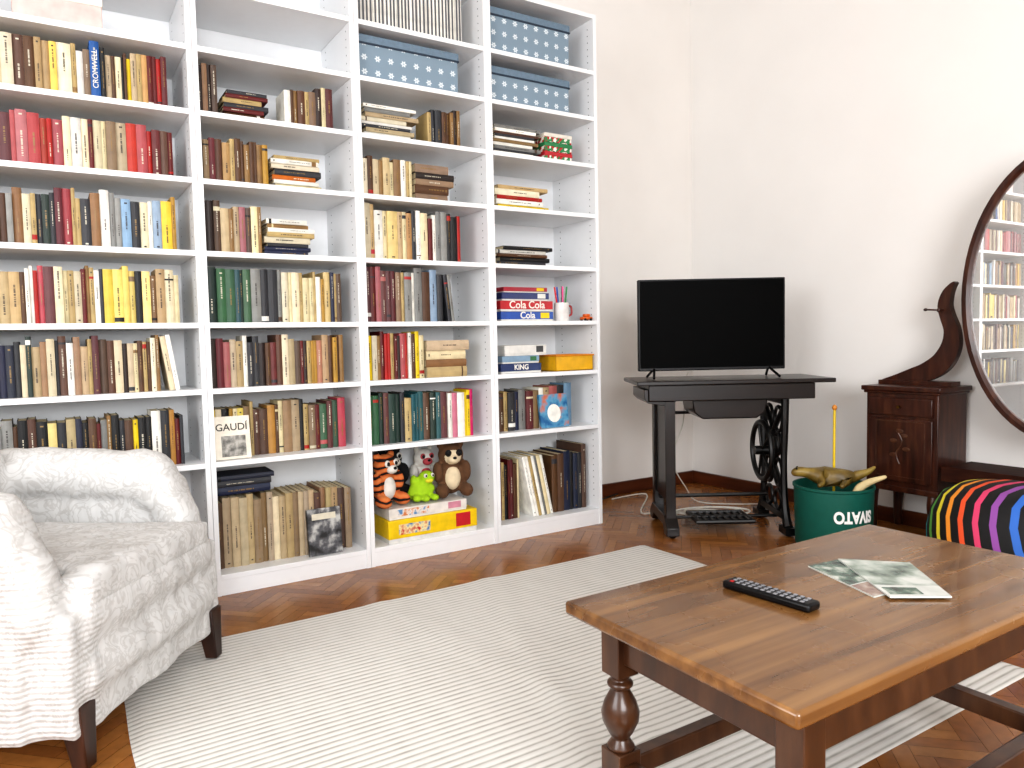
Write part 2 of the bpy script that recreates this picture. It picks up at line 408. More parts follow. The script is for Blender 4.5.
def book_mesh(w, h, d, k, seed, thin=False):
    rd = random.Random(seed); b = MB(); t = min(.0018, w*.15); bl = min(.004, w*.14) if not thin else .0006
    cur = [(w*i/4, -bl*math.sin(PI*i/4)) for i in range(5)]
    poly = [(0, d)]+cur+[(w, d), (w-t, d), (w-t, .002), (t, .002), (t, d)]
    b.prism(poly, 0, h, mi=0)
    b.box(t, w-t, .002, d-.003, .0025, h-.0025, mi=1)
    off = .0005
    def strip(z0, z1, mi):
        for p, q in zip(cur, cur[1:]):
            b.quad([(p[0], p[1]-off, z0), (q[0], q[1]-off, z0), (q[0], q[1]-off, z1), (p[0], p[1]-off, z1)], mi)
    light = k in 'cewylpam'
    if rd.random() < .15 and not thin: z0 = h*rd.choice((.03, .06, .1, .8, .86)); strip(z0, z0+h*rd.uniform(.02, .1), 3)
    y = -bl-off*1.5
    if thin:
        b.quad([(w*.22, y, h*.05), (w*.72, y, h*.05), (w*.72, y, h*.95), (w*.22, y, h*.95)], 2)
    elif w > .011 and rd.random() < .8:
        style = rd.random()
        z = h*rd.uniform(.15, .5); e = min(h*.92, z+h*rd.uniform(.2, .5)); hw = min(.0026, w*rd.uniform(.06, .11))
        while z < e:
            l = rd.uniform(.0015, .0035)
            b.quad([(w/2-hw, y, z), (w/2+hw, y, z), (w/2+hw, y, z+l), (w/2-hw, y, z+l)], 2); z += l+rd.choice((.001, .001, .004))
        if style < .3:
            z = h*rd.choice((.05, .9)); b.quad([(w*.35, y, z), (w*.65, y, z), (w*.65, y, z+.005), (w*.35, y, z+.005)], 2)
    me = bpy.data.meshes.new('book'); b.bm.to_mesh(me); b.bm.free()
    ink = INKM if thin else (INKD if light else rd.choice((INKL, INKG)))
    band = cov(rd.choice('wcrkK' if not light else 'rKkbt'))
    for m_ in (cov(k), PAGE, ink, band): me.materials.append(m_)
    return me
shelfbooks = {}; cnt = [0]; allbooks = []
def put(c, r, me, k, loc, rot, st, nm='book', size='', area_=0):
    cnt[0] += 1
    o = bpy.data.objects.new(nm, me); C.objects.link(o); o.location = loc; o.rotation_euler = rot
    xs = [v.co.x for v in me.vertices]; zs = [v.co.z for v in me.vertices]
    A = (max(xs)-min(xs))*(max(zs)-min(zs))/((Vector(loc)-CAM).dot(fw))**2
    if nm == 'book': allbooks.append((A, o))
    shelfbooks.setdefault((c, r), []).append((o, k, st, nm, size)); return o
def upright(c, r, x0, x1, seq, hlo, hhi, setb=.045, dep=(.115, .145), vary=.5, nm='book', thin=False, px=True, more=.14):
    z = SZ[r]
    if not thin and nm == 'book':
        s2 = ''
        for ch in seq:
            s2 += ch
            if random.random() < more: s2 += random.choice(ch+ch+'cb') if ch not in 'rR' else ch
        seq = s2
    if px:
        x0 = Xat(x0, z+.1, YF+setb) if x0 is not None else BX[c][0]+T+.03
        x1 = Xat(x1, z+.1, YF+setb)
    x0 = max(x0, BX[c][0]+T+.002); x1 = min(x1, BX[c][1]-T-.002)
    ws = [random.uniform(1-vary, 1+vary) for _ in seq]; s = (x1-x0)/sum(ws)
    x = x0; prev = random.uniform(hlo, hhi)
    for k, w in zip(seq, ws):
        w *= s
        if random.random() < .7: prev = random.uniform(hlo, hhi)
        h = prev; d = random.uniform(*dep)
        me = book_mesh(w-.0006, h, d, k, random.random(), thin)
        sz = 'thin' if w < .022 else ('thick' if w > .034 else 'slim')
        if h > hlo+.7*(hhi-hlo): sz = 'tall' if sz == 'slim' else sz
        put(c, r, me, k, (x+.0003, YF+setb+random.uniform(0, .012), z+.0003), (0, 0, 0), 'up', nm, sz)
        x += w
    return x
def lying(c, r, xpx, seq, L, th, z0=None, setb=.04, dep=.15, nm='book', jit=.02, X=None):
    z = (SZ[r] if z0 is None else z0)+.0003
    x = Xat(xpx, z+.05, YF+setb) if X is None else X
    x = max(x, BX[c][0]+T+.004)
    for i, k in enumerate(seq):
        w = th*random.uniform(.7, 1.3); l = L*random.uniform(.82, 1.0)
        me = book_mesh(w, l, dep*random.uniform(.85, 1), k, random.random())
        xo = min(x+random.uniform(0, jit), BX[c][1]-T-l-.004)
        put(c, r, me, k, (xo, YF+setb+random.uniform(0, .012), z+w), (0, PI/2, 0), 'lie', nm)
        z += w+.0006
    return z
def leaner(c, r, x, k, w, h, deg, nm='book', setb=.045, d=.14, first=True):
    th = math.radians(deg); me = book_mesh(w, h, d, k, random.random())
    xo = x+(h*math.sin(th)+.002 if first else 0)
    put(c, r, me, k, (xo, YF+setb, SZ[r]+.0004), (0, -th, 0), 'lean', nm, 'slim')
    return xo+(w+.0012)/math.cos(th)
# column 1
upright(1, 7, None, 90, 'mececbmmycewt', .155, .185)
x = Xat(100, SZ[7]+.1, YF+.045); x9 = Xat(90, SZ[7]+.1, YF+.045)
blue = put(1, 7, book_mesh(x-x9-.001, .195, .13, 'u', 5), 'u', (x9+.0003, YF+.042, SZ[7]+.0003), (0, 0, 0), 'up', 'book', 'tall')
tx = text('title', 'CROMWELL', .024, TITW, blue, ((x-x9)/2, -.0065, .1), (PI/2, -PI/2, 0), sx=1.0)
upright(1, 7, 100.3, 167, 'KebKbyemRrR', .155, .185)
upright(1, 6, None, 173, 'rRrrrrRrrrrrcwcRccterrrRbR', .155, .19, more=.1)
upright(1, 5, None, 176, 'mymKbbatekGkRreektwaalkcwlym', .165, .205, more=.08)
upright(1, 4, None, 179, 'twRrwceebwrrRccecRtewkyyKytec', .165, .205, more=.06)
x = upright(1, 3, None, 160, 'yKmnkGetckwteRbcdecbebct', .165, .205)
x = leaner(1, 3, x, 'c', .018, .2, 8); leaner(1, 3, x, 'w', .015, .205, 8, first=False)
upright(1, 2, None, 184, 'nkabKbKykenKbRatKkbyKwkmRk', .17, .205, more=.1)
# column 2
upright(2, 7, 192, 217, 'dtdb', .165, .19)
lying(2, 7, 222, 'bRkeRk', .17, .017)
upright(2, 7, 284, 333, 'wbtbetdR', .13, .17)
upright(2, 6, 195, 268, 'dtRbmebtbbtm', .15, .175)
lying(2, 6, 271, 'cwokcwe', .2, .018, dep=.14)
upright(2, 5, 197, 262, 'ddbeterbct', .165, .2)
lying(2, 5, 264, 'nnkcewtw', .19, .018, dep=.14)
upright(2, 4, 200, 282, 'GggqGgakka', .2, .22, more=.05)
upright(2, 4, 282.5, 342, 'ccecewmyneb', .17, .21)
upright(2, 3, 203, 344, 'dRreewkdRbcebRdemombmt', .165, .2)
upright(2, 2, 207, 346, 'yKmcytebmcteKetRgRgr', .18, .215, setb=.09)
upright(2, 1, 213, 352, 'beeeetteceeteeebteebt', .25, .285, setb=.08, dep=(.17, .2), vary=.2, more=0)
zl = SZ[1]+.286
lying(2, 1, 212, 'nkn', .24, .024, z0=zl, setb=.09, dep=.16)
# column 3
upright(3, 9, 357, 462, 'wwwwwwwwwwwwwwwwwwwwwwwwwwww', .232, .234, nm='magazine', vary=.02, dep=(.2, .2), thin=True)
lying(3, 7, 360, 'wekwceaw', .25, .015, dep=.2, nm='magazine', jit=.03)
upright(3, 7, 428, 460, 'ekbtdt', .14, .165)
upright(3, 6, 361, 412, 'cbctetwec', .15, .175)
lying(3, 6, 415, 'tbtdt', .19, .032, dep=.14, jit=.008)
upright(3, 5, 363, 428, 'cewcyecmkwc', .2, .235)
upright(3, 5, 428.5, 461, 'RwaKKr', .18, .225)
upright(3, 4, 366, 396, 'RRrRR', .215, .235, vary=.15)
x = upright(3, 4, 396.5, 443, 'teawalk', .2, .235)
x = leaner(3, 4, x, 'k', .018, .21, 6); leaner(3, 4, x, 'a', .014, .21, 6, first=False)
upright(3, 3, 368, 424, 'ytRreRdrwyc', .185, .21)
lying(3, 3, 426, 'etce', .22, .036, dep=.16, jit=.008)
upright(3, 2, 369, 448, 'gGRGGkeqqGqR', .19, .22)
upright(3, 2, 448.5, 474, 'wMwyM', .2, .215)
# column 4
lying(4, 7, 493, 'wkawtwkbwa', .26, .0145, dep=.21, nm='magazine', jit=.015)
lying(4, 6, 494, 'ywrce', .3, .024, dep=.2, jit=.03)
lying(4, 5, 496, 'kKbwK', .33, .019, dep=.21, jit=.05)
upright(4, 2, 500, 572, 'beknaRtwerkl', .18, .215, setb=.06)
x = upright(4, 1, 500, 520, 'ReKRbc', .25, .29, setb=.08, dep=(.17, .19))
first = True
for k, w, nm in (('w', .018, 'magazine'), ('w', .012, 'magazine'), ('e', .016, 'book'), ('w', .016, 'magazine'), ('a', .012, 'magazine'), ('c', .02, 'book'), ('w', .014, 'magazine')):
    x = leaner(4, 1, x, k, w, .305, 12, nm, setb=.06, d=.2, first=first); first = False
upright(4, 1, max(x+.002, Xat(556, .2)), BX[4][1]-T-.03, 'bnKnk', .28, .34, setb=.07, dep=(.2, .22), px=False)
ORD = ['first', 'second', 'third', 'fourth', 'fifth', 'sixth', 'seventh', 'eighth', 'ninth', 'tenth', 'eleventh', 'twelfth', 'thirteenth', 'fourteenth', 'fifteenth', 'sixteenth', 'seventeenth', 'eighteenth', 'nineteenth', 'twentieth']
ORD += ['twenty-'+o for o in ORD[:9]]+['thirtieth']+['thirty-'+o for o in ORD[:9]]+['fortieth']
topvis = {1: 8, 2: 8, 3: 9, 4: 9}
for (c, r), lst in shelfbooks.items():
    sh = ORD[topvis[c]-r]+' shelf down'
    ups = [e for e in lst if e[2] != 'lie']; ups.sort(key=lambda e: e[0].location.x)
    lies = [e for e in lst if e[2] == 'lie']; lies.sort(key=lambda e: -e[0].location.z)
    for i, (o, k, st, nm, sz) in enumerate(ups):
        nb = ups[i-1] if i else (ups[1] if len(ups) > 1 else None)
        word = sz if st == 'up' else 'leaning'
        nbt = (' beside '+PAL[nb[1]][0]+' one') if nb else ''
        tag(o, '%s %s %s%s, %s from left, %s, %s' % (word, PAL[k][0], nm, nbt, ORD[i], sh, colname[c]), nm, '%ss standing on the %s of the %s' % (nm, sh, colname[c]))
    for i, (o, k, st, nm, sz) in enumerate(lies):
        tag(o, '%s %s lying flat, %s from top of stack, %s, %s' % (PAL[k][0], nm, ORD[i], sh, colname[c]), nm, '%ss stacked flat on the %s of the %s' % (nm, sh, colname[c]))
# past the 300 books that show largest, the small rest is one mesh
allbooks.sort(key=lambda e: -e[0] if e[1] is not blue else -1e9)
rest = [o for _, o in allbooks[297:]]
bpy.context.view_layer.update()
rm = bmesh.new(); slots = []
for o in rest:
    t_ = bmesh.new(); t_.from_mesh(o.data)
    idx = []
    for m_ in o.data.materials:
        if m_ not in slots: slots.append(m_)
        idx.append(slots.index(m_))
    M_ = o.matrix_world; vm = {v: rm.verts.new(M_ @ v.co) for v in t_.verts}
    for f in t_.faces:
        nf = rm.faces.new([vm[v] for v in f.verts]); nf.material_index = idx[f.material_index]
    t_.free(); bpy.data.objects.remove(o)
me = bpy.data.meshes.new('small_books'); rm.to_mesh(me); rm.free()
for m_ in slots: me.materials.append(m_)
ro_ = bpy.data.objects.new('small_books', me); C.objects.link(ro_)
tag(ro_, 'the thinnest and smallest books scattered between the others along the white bookcases', 'books', kind='stuff')
def faceout(name, label, px, py_z, c, r, w, h, t, covmat, yo=.03, tilt=8):
    z = SZ[r]+.0004+t*math.sin(math.radians(tilt)); x = max(Xat(px, z+h/2, YF+yo), BX[c][0]+T+.003)
    ro = thing(name, label, 'book', (x+w/2, YF+yo, z)); ro.rotation_euler = (-math.radians(tilt), 0, 0)
    b = MB(); b.box(-w/2, w/2, 0, .002, 0, h).box(-w/2, w/2, t-.002, t, 0, h).box(-w/2, -w/2+.002, .0, t, 0, h)
    b.build('cover', covmat, ro); MB().box(-w/2+.0021, w/2-.003, .0021, t-.0021, .003, h-.003).build('pages', PAGE, ro); return ro
g = faceout('book', 'art monograph with titled cover facing out at left of a shelf', 208, 0, 2, 2, .135, .165, .014, mat('cream_cover', 'DAD2C2', .4))
MB().box(-.04, .05, -.0008, -.0001, .01, .09).build('cover_picture', photomat('sepia_cover', '55524C', '84817A', 'A8A49C', 40), g)
text('title', 'GAUDÍ', .038, INKD, g, (.0, -.0008, .122), bold=.0003)
g = faceout('book', 'black and white photo book standing cover out before old beige volumes', 309, 0, 2, 1, .14, .19, .014, photomat('grey_photo_cover', '101010', '55565A', 'B8B8B4', 18))
MB().box(-.05, .05, -.0007, -.0002, .145, .17).build('title_block', INKL, g)
g = faceout('book', 'light blue illustrated picture book facing out on rightmost bookcase', 541, 0, 4, 2, .17, .165, .012, photomat('child_cover', '1F5F90', '5A98B8', 'C06A4A', 14))
MB().ell((0, -.0002, .07), (.04, .0008, .045)).build('cover_picture', cov('w'), g)
# ---------------------------------------------------------------- storage boxes etc on the shelves
def storage(c, r, pa, pb, h, label):
    z = SZ[r]+.0005; x0 = max(Xat(pa, z+.1, YF+.03), BX[c][0]+T+.006); x1 = min(Xat(pb, z+.1, YF+.03), BX[c][1]-T-.006); w = (x1-x0)/2
    ro = thing('storage_box', label, 'storage box', ((x0+x1)/2, YF+.03, z), 0, 'blue patterned storage boxes')
    MB().box(-w+.004, w-.004, .004, .28, 0, h-.004).build('box_body', FLOWER, ro, bevel=.002)
    b = MB(); b.box(-w, w, 0, .284, h-.034, h); ld = b.build('lid', BLUELID, ro, bevel=.002)
    MB().box(-w-.0005, w+.0005, -.001, .2845, h-.038, h-.031).build('lid_edge', LIDEDGE, ld)
storage(3, 8, 357, 459, .178, 'blue flower-patterned lidded box on the third bookcase above flat magazines')
storage(4, 9, 490, 570, .2, 'blue flower-patterned lidded box, topmost in the rightmost bookcase')
storage(4, 8, 490, 570, .16, 'blue flower-patterned lidded box, lower one in the rightmost bookcase')
ro = thing('cardboard_box', 'pale pink cardboard box on the top shelf at far left', 'box', (Xat(58, 2.08), YF+.03, SZ[8]+.0005))
MB().box(-.13, .13, 0, .25, 0, .1).build('box_body', mat('pale_pink_card', 'D6B8B2', .7), ro, bevel=.002)
MB().box(-.133, .133, -.003, .253, .08, .108).build('lid', mat('cream_card', 'E8E0D4', .7), ro, bevel=.002)
m, nt, b = base('red_green_pattern')
v = coords(nt, (70, 70, 70)); vo = nt.nodes.new('ShaderNodeTexVoronoi'); nt.links.new(v, vo.inputs['Vector']); vo.inputs['Scale'].default_value = 1
sp = nt.nodes.new('ShaderNodeSeparateXYZ'); nt.links.new(vo.outputs['Color'], sp.inputs[0])
r = ramp(nt, [(0, lin('2B7A48')), (.3, lin('E6E0D4')), (.55, lin('B02028'))], True); nt.links.new(sp.outputs['X'], r.inputs['Fac']); nt.links.new(r.outputs['Color'], b.inputs['Base Color'])
GIFT = m
gx = Xat(545, SZ[7]+.05)
for i in range(3):
    ro = thing('gift_box', ('lowest', 'middle', 'topmost')[i]+' of three red, white and green patterned boxes beside stacked magazines', 'box', (gx+.08, YF+.04, SZ[7]+.0005+i*.044))
    MB().box(-.08, .08, 0, .16, 0, .034).build('box_body', GIFT, ro, bevel=.002)
    MB().box(-.0825, .0825, -.0025, .1625, .024, .0425).build('lid', mat('gift_lid_%d' % i, ('B02830', '2A7A4A', 'D8D2C6')[i], .5), ro, bevel=.002)
def gamebox(label, X, Y, z, w, d, h, c, txt=None, tc=None, size=.03, acc=None, name='game_box'):
    ro = thing(name, label, 'board game', (X, Y, z+.0005))
    MB().box(-w/2+.002, w/2-.002, .002, d-.002, 0, h*.55).build('tray', mat('tray_white', 'D4D2CC', .6), ro)
    MB().box(-w/2, w/2, 0, d, h*.2, h).build('lid', mat('game_'+c, c, .4), ro, bevel=.0015)
    if txt: text('title', txt, size, tc, ro, (0, -.0006, h*.6), bold=.0008)
    if acc: MB().box(w*.25, w*.42, -.0008, -.0001, h*.3, h*.9).build('side_picture', mat('game_'+acc, acc, .4), ro)
    return ro
z4 = SZ[4]; xg = Xat(500, z4+.05)
gamebox('blue lettered board game box lowest of its stack beside the pen mug', xg+.155, YF+.04, z4, .30, .22, .045, '2A4F9A', 'Cola', TITW, .045, acc='E6C418')
gamebox('red and white lettered board game box, second from stack bottom beside pen mug', xg+.155, YF+.042, z4+.0465, .30, .22, .05, 'B2222A', 'Cola Cola', TITW, .05)
gamebox('dark blue board game box near the top of stack beside pen mug', xg+.15, YF+.045, z4+.0975, .27, .2, .038, '1D2A5E', None, TITW, acc='D8D8D0')
gamebox('thin red board game box on top of stack beside pen mug', xg+.15, YF+.045, z4+.1365, .25, .2, .025, '982030', None, TITW, acc='D6B418')
z3 = SZ[3]; xg = Xat(500, z3+.05)
gamebox('blue lettered board game box beside yellow basket', xg+.12, YF+.04, z3, .23, .2, .045, '23345E', 'KING', TITW, .034)
gamebox('pale blue board game box in middle of stack beside yellow basket', xg+.12, YF+.042, z3+.0465, .21, .2, .035, '7F99AE', None, TITW, acc='2C6438')
gamebox('white board game box on top of stack above yellow basket', xg+.15, YF+.045, z3+.0825, .24, .2, .05, 'D8D6D0', None, INKD, acc='333333')
yb = thing('plastic_basket', 'yellow plastic basket at right of the board games', 'basket', (Xat(572, z3+.05)-.002, YF+.015, z3+.0005))
b = MB(); b.box(-.115, .115, 0, .16, 0, .006).box(-.115, .115, 0, .005, 0, .075).box(-.115, .115, .155, .16, 0, .075).box(-.115, -.11, 0, .16, 0, .075).box(.11, .115, 0, .16, 0, .075)
b.build('basket_body', mat('yellow_plastic', 'D8A41A', .35), yb, bevel=.002)
MB().tube([(-.116, -.003, .076), (.116, -.003, .076), (.116, .163, .076), (-.116, .163, .076)], .004, closed=True, smooth=False).build('rim', mat('orange_plastic', 'D08018', .35), yb)
mx_ = Xat(564, z4+.05); mg = thing('pen_mug', 'white mug crammed with coloured pens', 'mug', (mx_, YF+.06, z4+.0005))
MB().lathe([(0, 0), (.034, 0), (.037, .01), (.037, .09), (.034, .09), (.033, .008), (0, .006)]).build('cup', mat('mug_white', 'D9D6D2', .25), mg)
MB().tube([(.036, 0, .075), (.058, 0, .07), (.06, 0, .035), (.036, 0, .022)], .005).build('handle', mat('mug_red', 'A83A3A', .3), mg)
for i, (k, dx, dy) in enumerate([('red', -.02, 0), ('blue', -.006, .014), ('green', .01, -.012), ('yellow', .02, .008), ('pink', -.004, -.016), ('black', .003, .001)]):
    hx = {'red': 'C8202A', 'blue': '2456B2', 'green': '2C8448', 'yellow': 'E6C418', 'pink': 'D8508A', 'black': '101012'}[k]
    p = thing('marker_pen', '%s marker pen standing in the white mug' % k, 'pen', (mx_+dx*.8, YF+.06+dy*.8, z4+.01), 0, 'pens in the mug')
    p.rotation_euler = (-dy*4, dx*8, 0)
    MB().cyl((0, 0, 0), (0, 0, .12), .004, seg=10).build('barrel', mat('pen_'+k, hx, .4), p)
    MB().cyl((0, 0, .1201), (0, 0, .16), .0048, .004, seg=10).build('cap', mat('pen_'+k, hx, .4), p)
tc = thing('toy_car', 'small orange toy car beside the pen mug', 'toy', (min(Xat(586, z4+.03), BX[4][1]-.06), YF+.02, z4+.0005))
MB().box(-.03, .03, 0, .03, .006, .02).box(-.015, .018, .003, .027, .02, .034).build('body', mat('toy_orange', 'D0601E', .3), tc, bevel=.004)
for wx in (-.018, .018):
    for wy in (-.0005, .0305): MB().cyl((wx, wy-.002, .0065), (wx, wy+.002, .0065), .0065).build('wheel', BLACKP, tc)
# ---------------------------------------------------------------- toys, bottom of third bookcase
def plush(name, label, X, Y, z, s, m, m2, ears, rz=0, ry=0, rx=0, mask=None):
    ro = thing(name, label, 'plush toy', (X, Y, z), rz); ro.rotation_euler = (rx, ry, rz)
    b = MB()
    b.ell((0, 0, .075), (.055, .045, .07)).ell((0, -.01, .165), (.052, .047, .047))
    for sx in (-1, 1):
        b.ell((sx*.05, -.05, .028), (.026, .045, .027)); b.ell((sx*.058, -.022, .1), (.02, .032, .042))
        if ears == 'round': b.ell((sx*.04, -.004, .207), (.017, .012, .019))
        elif ears == 'point': b.ell((sx*.036, -.004, .212), (.013, .01, .028))
        else: b.ell((sx*.055, -.004, .15), (.014, .016, .036))
    for v in b.bm.verts: v.co *= s
    b.build('body', m, ro, mods=[('REMESH', dict(mode='VOXEL', voxel_size=.006*s, use_smooth_shade=True)), ('SMOOTH', dict(iterations=4, factor=.6))])
    if mask: MB().ell((0, -.0225*s, .163*s), (.042*s, .0375*s, .038*s)).build('face_patch', m2, ro)
    MB().ell((0, -.052*s, .153*s), (.025*s, .02*s, .018*s)).build('muzzle', m2, ro)
    MB().ell((0, -.071*s, .16*s), (.008*s, .006*s, .006*s)).build('nose', BLACKP, ro)
    MB().ell((0, -.022*s, .075*s), (.036*s, .032*s, .05*s)).build('belly_patch', m2, ro)
    for sx in (-1, 1):
        MB().ell((sx*.022*s, -.05*s-(.006*s if mask else 0), .178*s), (.013*s, .006*s, .014*s)).build('eye_patch', mask or m2, ro)
        MB().ell((sx*.021*s, -.055*s-(.006*s if mask else 0), .177*s), (.0075*s, .005*s, .0085*s)).build('eye', BLACKP, ro)
    return ro
m, nt, b = base('orange_tiger_plush'); wv = nt.nodes.new('ShaderNodeTexWave'); wv.inputs['Scale'].default_value = 9; wv.inputs['Distortion'].default_value = 5; wv.bands_direction = 'Z'
nt.links.new(coords(nt), wv.inputs['Vector']); r = ramp(nt, [(0, lin('140C08')), (.22, lin('140C08')), (.3, lin('C05A26')), (1, lin('CC7A42'))]); nt.links.new(wv.outputs['Fac'], r.inputs['Fac'])
nt.links.new(r.outputs['Color'], b.inputs['Base Color']); b.inputs['Roughness'].default_value = .95; TIGER = m
FW = mat('plush_white', 'D8D4CC', .95, bump=.5, bscale=400); FB = mat('plush_black', '141416', .95, bump=.5, bscale=400)
FBR = mat('plush_brown', '5E4029', .95, bump=.5, bscale=400); FT = mat('plush_tan', 'D8C6A6', .95, bump=.5, bscale=400)
LIME = mat('plush_lime', '9AC018', .85, bump=.3, bscale=300)
z1 = SZ[1]
yb0, yb1 = Xat(386, .15), Xat(474, .15)
gb = gamebox('yellow toy box with red panel under plush toys', (yb0+yb1)/2, YF+.012, z1, yb1-yb0, .2, .1, 'E4C010', None, None, acc='B8202A')
MB().box(-.17, -.02, -.0009, -.0001, .035, .08).build('front_picture', photomat('toy_box_print', 'B8202A', 'E8D8A0', '2A6FB0', 30), gb)
wb = gamebox('white and pink picture puzzle box lying on the yellow toy box', (yb0+yb1)/2-.02, YF+.02, z1+.1015, .38, .18, .048, 'D8D2CA', None, None, acc='C48494')
MB().box(-.15, .0, -.0009, -.0001, .013, .042).build('front_picture', photomat('puzzle_print', 'C87A4A', 'E0D6CA', '5A86B0', 40), wb)
zt = z1+.1015+.0515
plush('plush_tiger', 'orange striped plush tiger at left of the toy shelf', yb0+.022, YF+.105, zt, 1.08, TIGER, FW, 'round', .35, 0)
plush('plush_panda', 'black and white plush animal behind the lime green one', yb0+.115, YF+.262, zt, 1.1, FB, FW, 'round', .1, 0)
plush('plush_bear', 'brown plush animal with pale face at right of the toys', yb0+.36, YF+.12, zt, 1.16, FBR, FT, 'round', -.2, 0, mask=FB)
plush('plush_rabbit', 'small white plush animal peeking between lime and brown toys', yb0+.29, YF+.268, zt, 1.0, FW, mat('plush_rose', 'B84A50', .9), 'point', 0)
fz = thing('plush_frog', 'lime green plush toy sprawled between tiger and brown animal', 'plush toy', (yb0+.205, YF+.115, zt), 0)
b = MB()
b.ell((0, 0, .045), (.058, .045, .045)).ell((.026, -.008, .1), (.038, .036, .032)).ell((-.04, .0, .03), (.026, .03, .028)).ell((.04, -.01, .05), (.022, .03, .022))
b.ell((-.042, -.045, .018), (.022, .026, .016)).ell((.04, -.055, .016), (.02, .032, .015)).ell((-.005, -.055, .016), (.02, .032, .016)).ell((-.03, .01, .085), (.018, .02, .03))
b.build('body', LIME, fz, mods=[('REMESH', dict(mode='VOXEL', voxel_size=.006, use_smooth_shade=True)), ('SMOOTH', dict(iterations=3, factor=.5))])
MB().ell((.026, -.036, .09), (.02, .01, .011)).build('muzzle', mat('plush_yellow', 'D0C830', .9), fz)
for sx in (-1, 1): MB().ell((.026+sx*.017, -.035, .113), (.009, .007, .01)).build('eye', FW, fz); MB().ell((.026+sx*.017, -.042, .113), (.004, .003, .005)).build('pupil', BLACKP, fz)
# ---------------------------------------------------------------- rug
bm = bmesh.new(); RX0, RX1, RY0, RY1 = .13, 2.27, .93, 2.50
ny = int((RY1-RY0)/RP)*5; nx = 60; grid = []
for j in range(ny+1):
    y = RY0+(RY1-RY0)*j/ny; row_ = []
    for i in range(nx+1):
        x = RX0+(RX1-RX0)*i/nx
        cr = math.exp(-((x-y*.35-.55)/.04)**2)*.005+math.exp(-((x+y*.15-1.35)/.04)**2)*.004
        zz = .0058+.0007*math.sin(2*PI*y/RP)+.0012*(1+math.sin(x*5+y*3))+cr*(1 if y > 1.25 else 0)
        if j in (0, ny) or i in (0, nx): zz = .001
        row_.append(bm.verts.new((x+.004*math.sin(y*9)*(i in (0, nx)), y, zz)))
    grid.append(row_)
for j in range(ny):
    for i in range(nx): bm.faces.new((grid[j][i], grid[j][i+1], grid[j+1][i+1], grid[j+1][i]))
me = bpy.data.meshes.new('rug'); bm.to_mesh(me); bm.free(); me.materials.append(RUG)
me.polygons.foreach_set('use_smooth', [True]*len(me.polygons))
rg = bpy.data.objects.new('rug', me); C.objects.link(rg); tag(rg, 'cream ribbed cotton rug on the parquet in front of the bookcases', 'rug')
# ---------------------------------------------------------------- armchair
GZ = .0125
ac = thing('armchair', 'armchair in a loose white damask slipcover at the left', 'armchair', (-.051, 2.30, GZ), math.atan2(-.602, .80))
b = MB()
b.box(-.37, .30, -.33, .33, .08, .33)
b.box(.2, .33, -.335, .335, .08, .35); b.cyl((.275, -.28, .33), (.275, .28, .33), .078, seg=24); b.cyl((.295, -.28, .2), (.295, .28, .2), .06, seg=24)
for s in (-1, 1):
    b.box(-.37, .23, min(s*.265, s*.365), max(s*.265, s*.365), .08, .54)
    b.cyl((-.33, s*.308, .56), (.13, s*.308, .555), .08, .078, seg=24)
    b.ell((.14, s*.308, .55), (.085, .078, .078)); b.cyl((.15, s*.308, .545), (.24, s*.308, .40), .076, .06, seg=20); b.ell((.24, s*.308, .36), (.065, .062, .09))
b.box(-.40, -.25, -.345, .345, .08, .6); b.cyl((-.32, -.22, .61), (-.32, .22, .61), .075, seg=24)
tex = bpy.data.textures.new('folds', 'CLOUDS'); tex.noise_scale = .12; tex.noise_depth = 3
o = b.build('slipcover', DAMASK, ac, mods=[('REMESH', dict(mode='VOXEL', voxel_size=.01, use_smooth_shade=True)), ('SMOOTH', dict(iterations=9, factor=.6)), ('DISPLACE', dict(texture=tex, strength=.022, mid_level=.5))])
b = MB(); b.box(-.24, .33, -.215, .215, .355, .435); b.box(.25, .345, -.27, .27, .355, .425)
b.build('seat_cushion', DAMASK, ac, mods=[('REMESH', dict(mode='VOXEL', voxel_size=.009, use_smooth_shade=True)), ('SMOOTH', dict(iterations=14, factor=.7)), ('DISPLACE', dict(texture=tex, strength=.014, mid_level=.4))])
for sx, sy in ((.30, -.285), (.31, .295), (-.33, -.28), (-.33, .28)):
    b = MB(); fx = sx+(.015 if sx > 0 else -.03)
    b.prism([(-.03, -.03), (.03, -.03), (.03, .03), (-.03, .03)], 0, 1)
    for v in b.bm.verts:
        t = v.co.z; k = .6+.4*t; v.co = Vector((fx*(1-t)+sx*t+v.co.x*k, sy+v.co.y*k, .15*t))
    b.build('leg', CHAIRLEG, ac, bevel=.004)
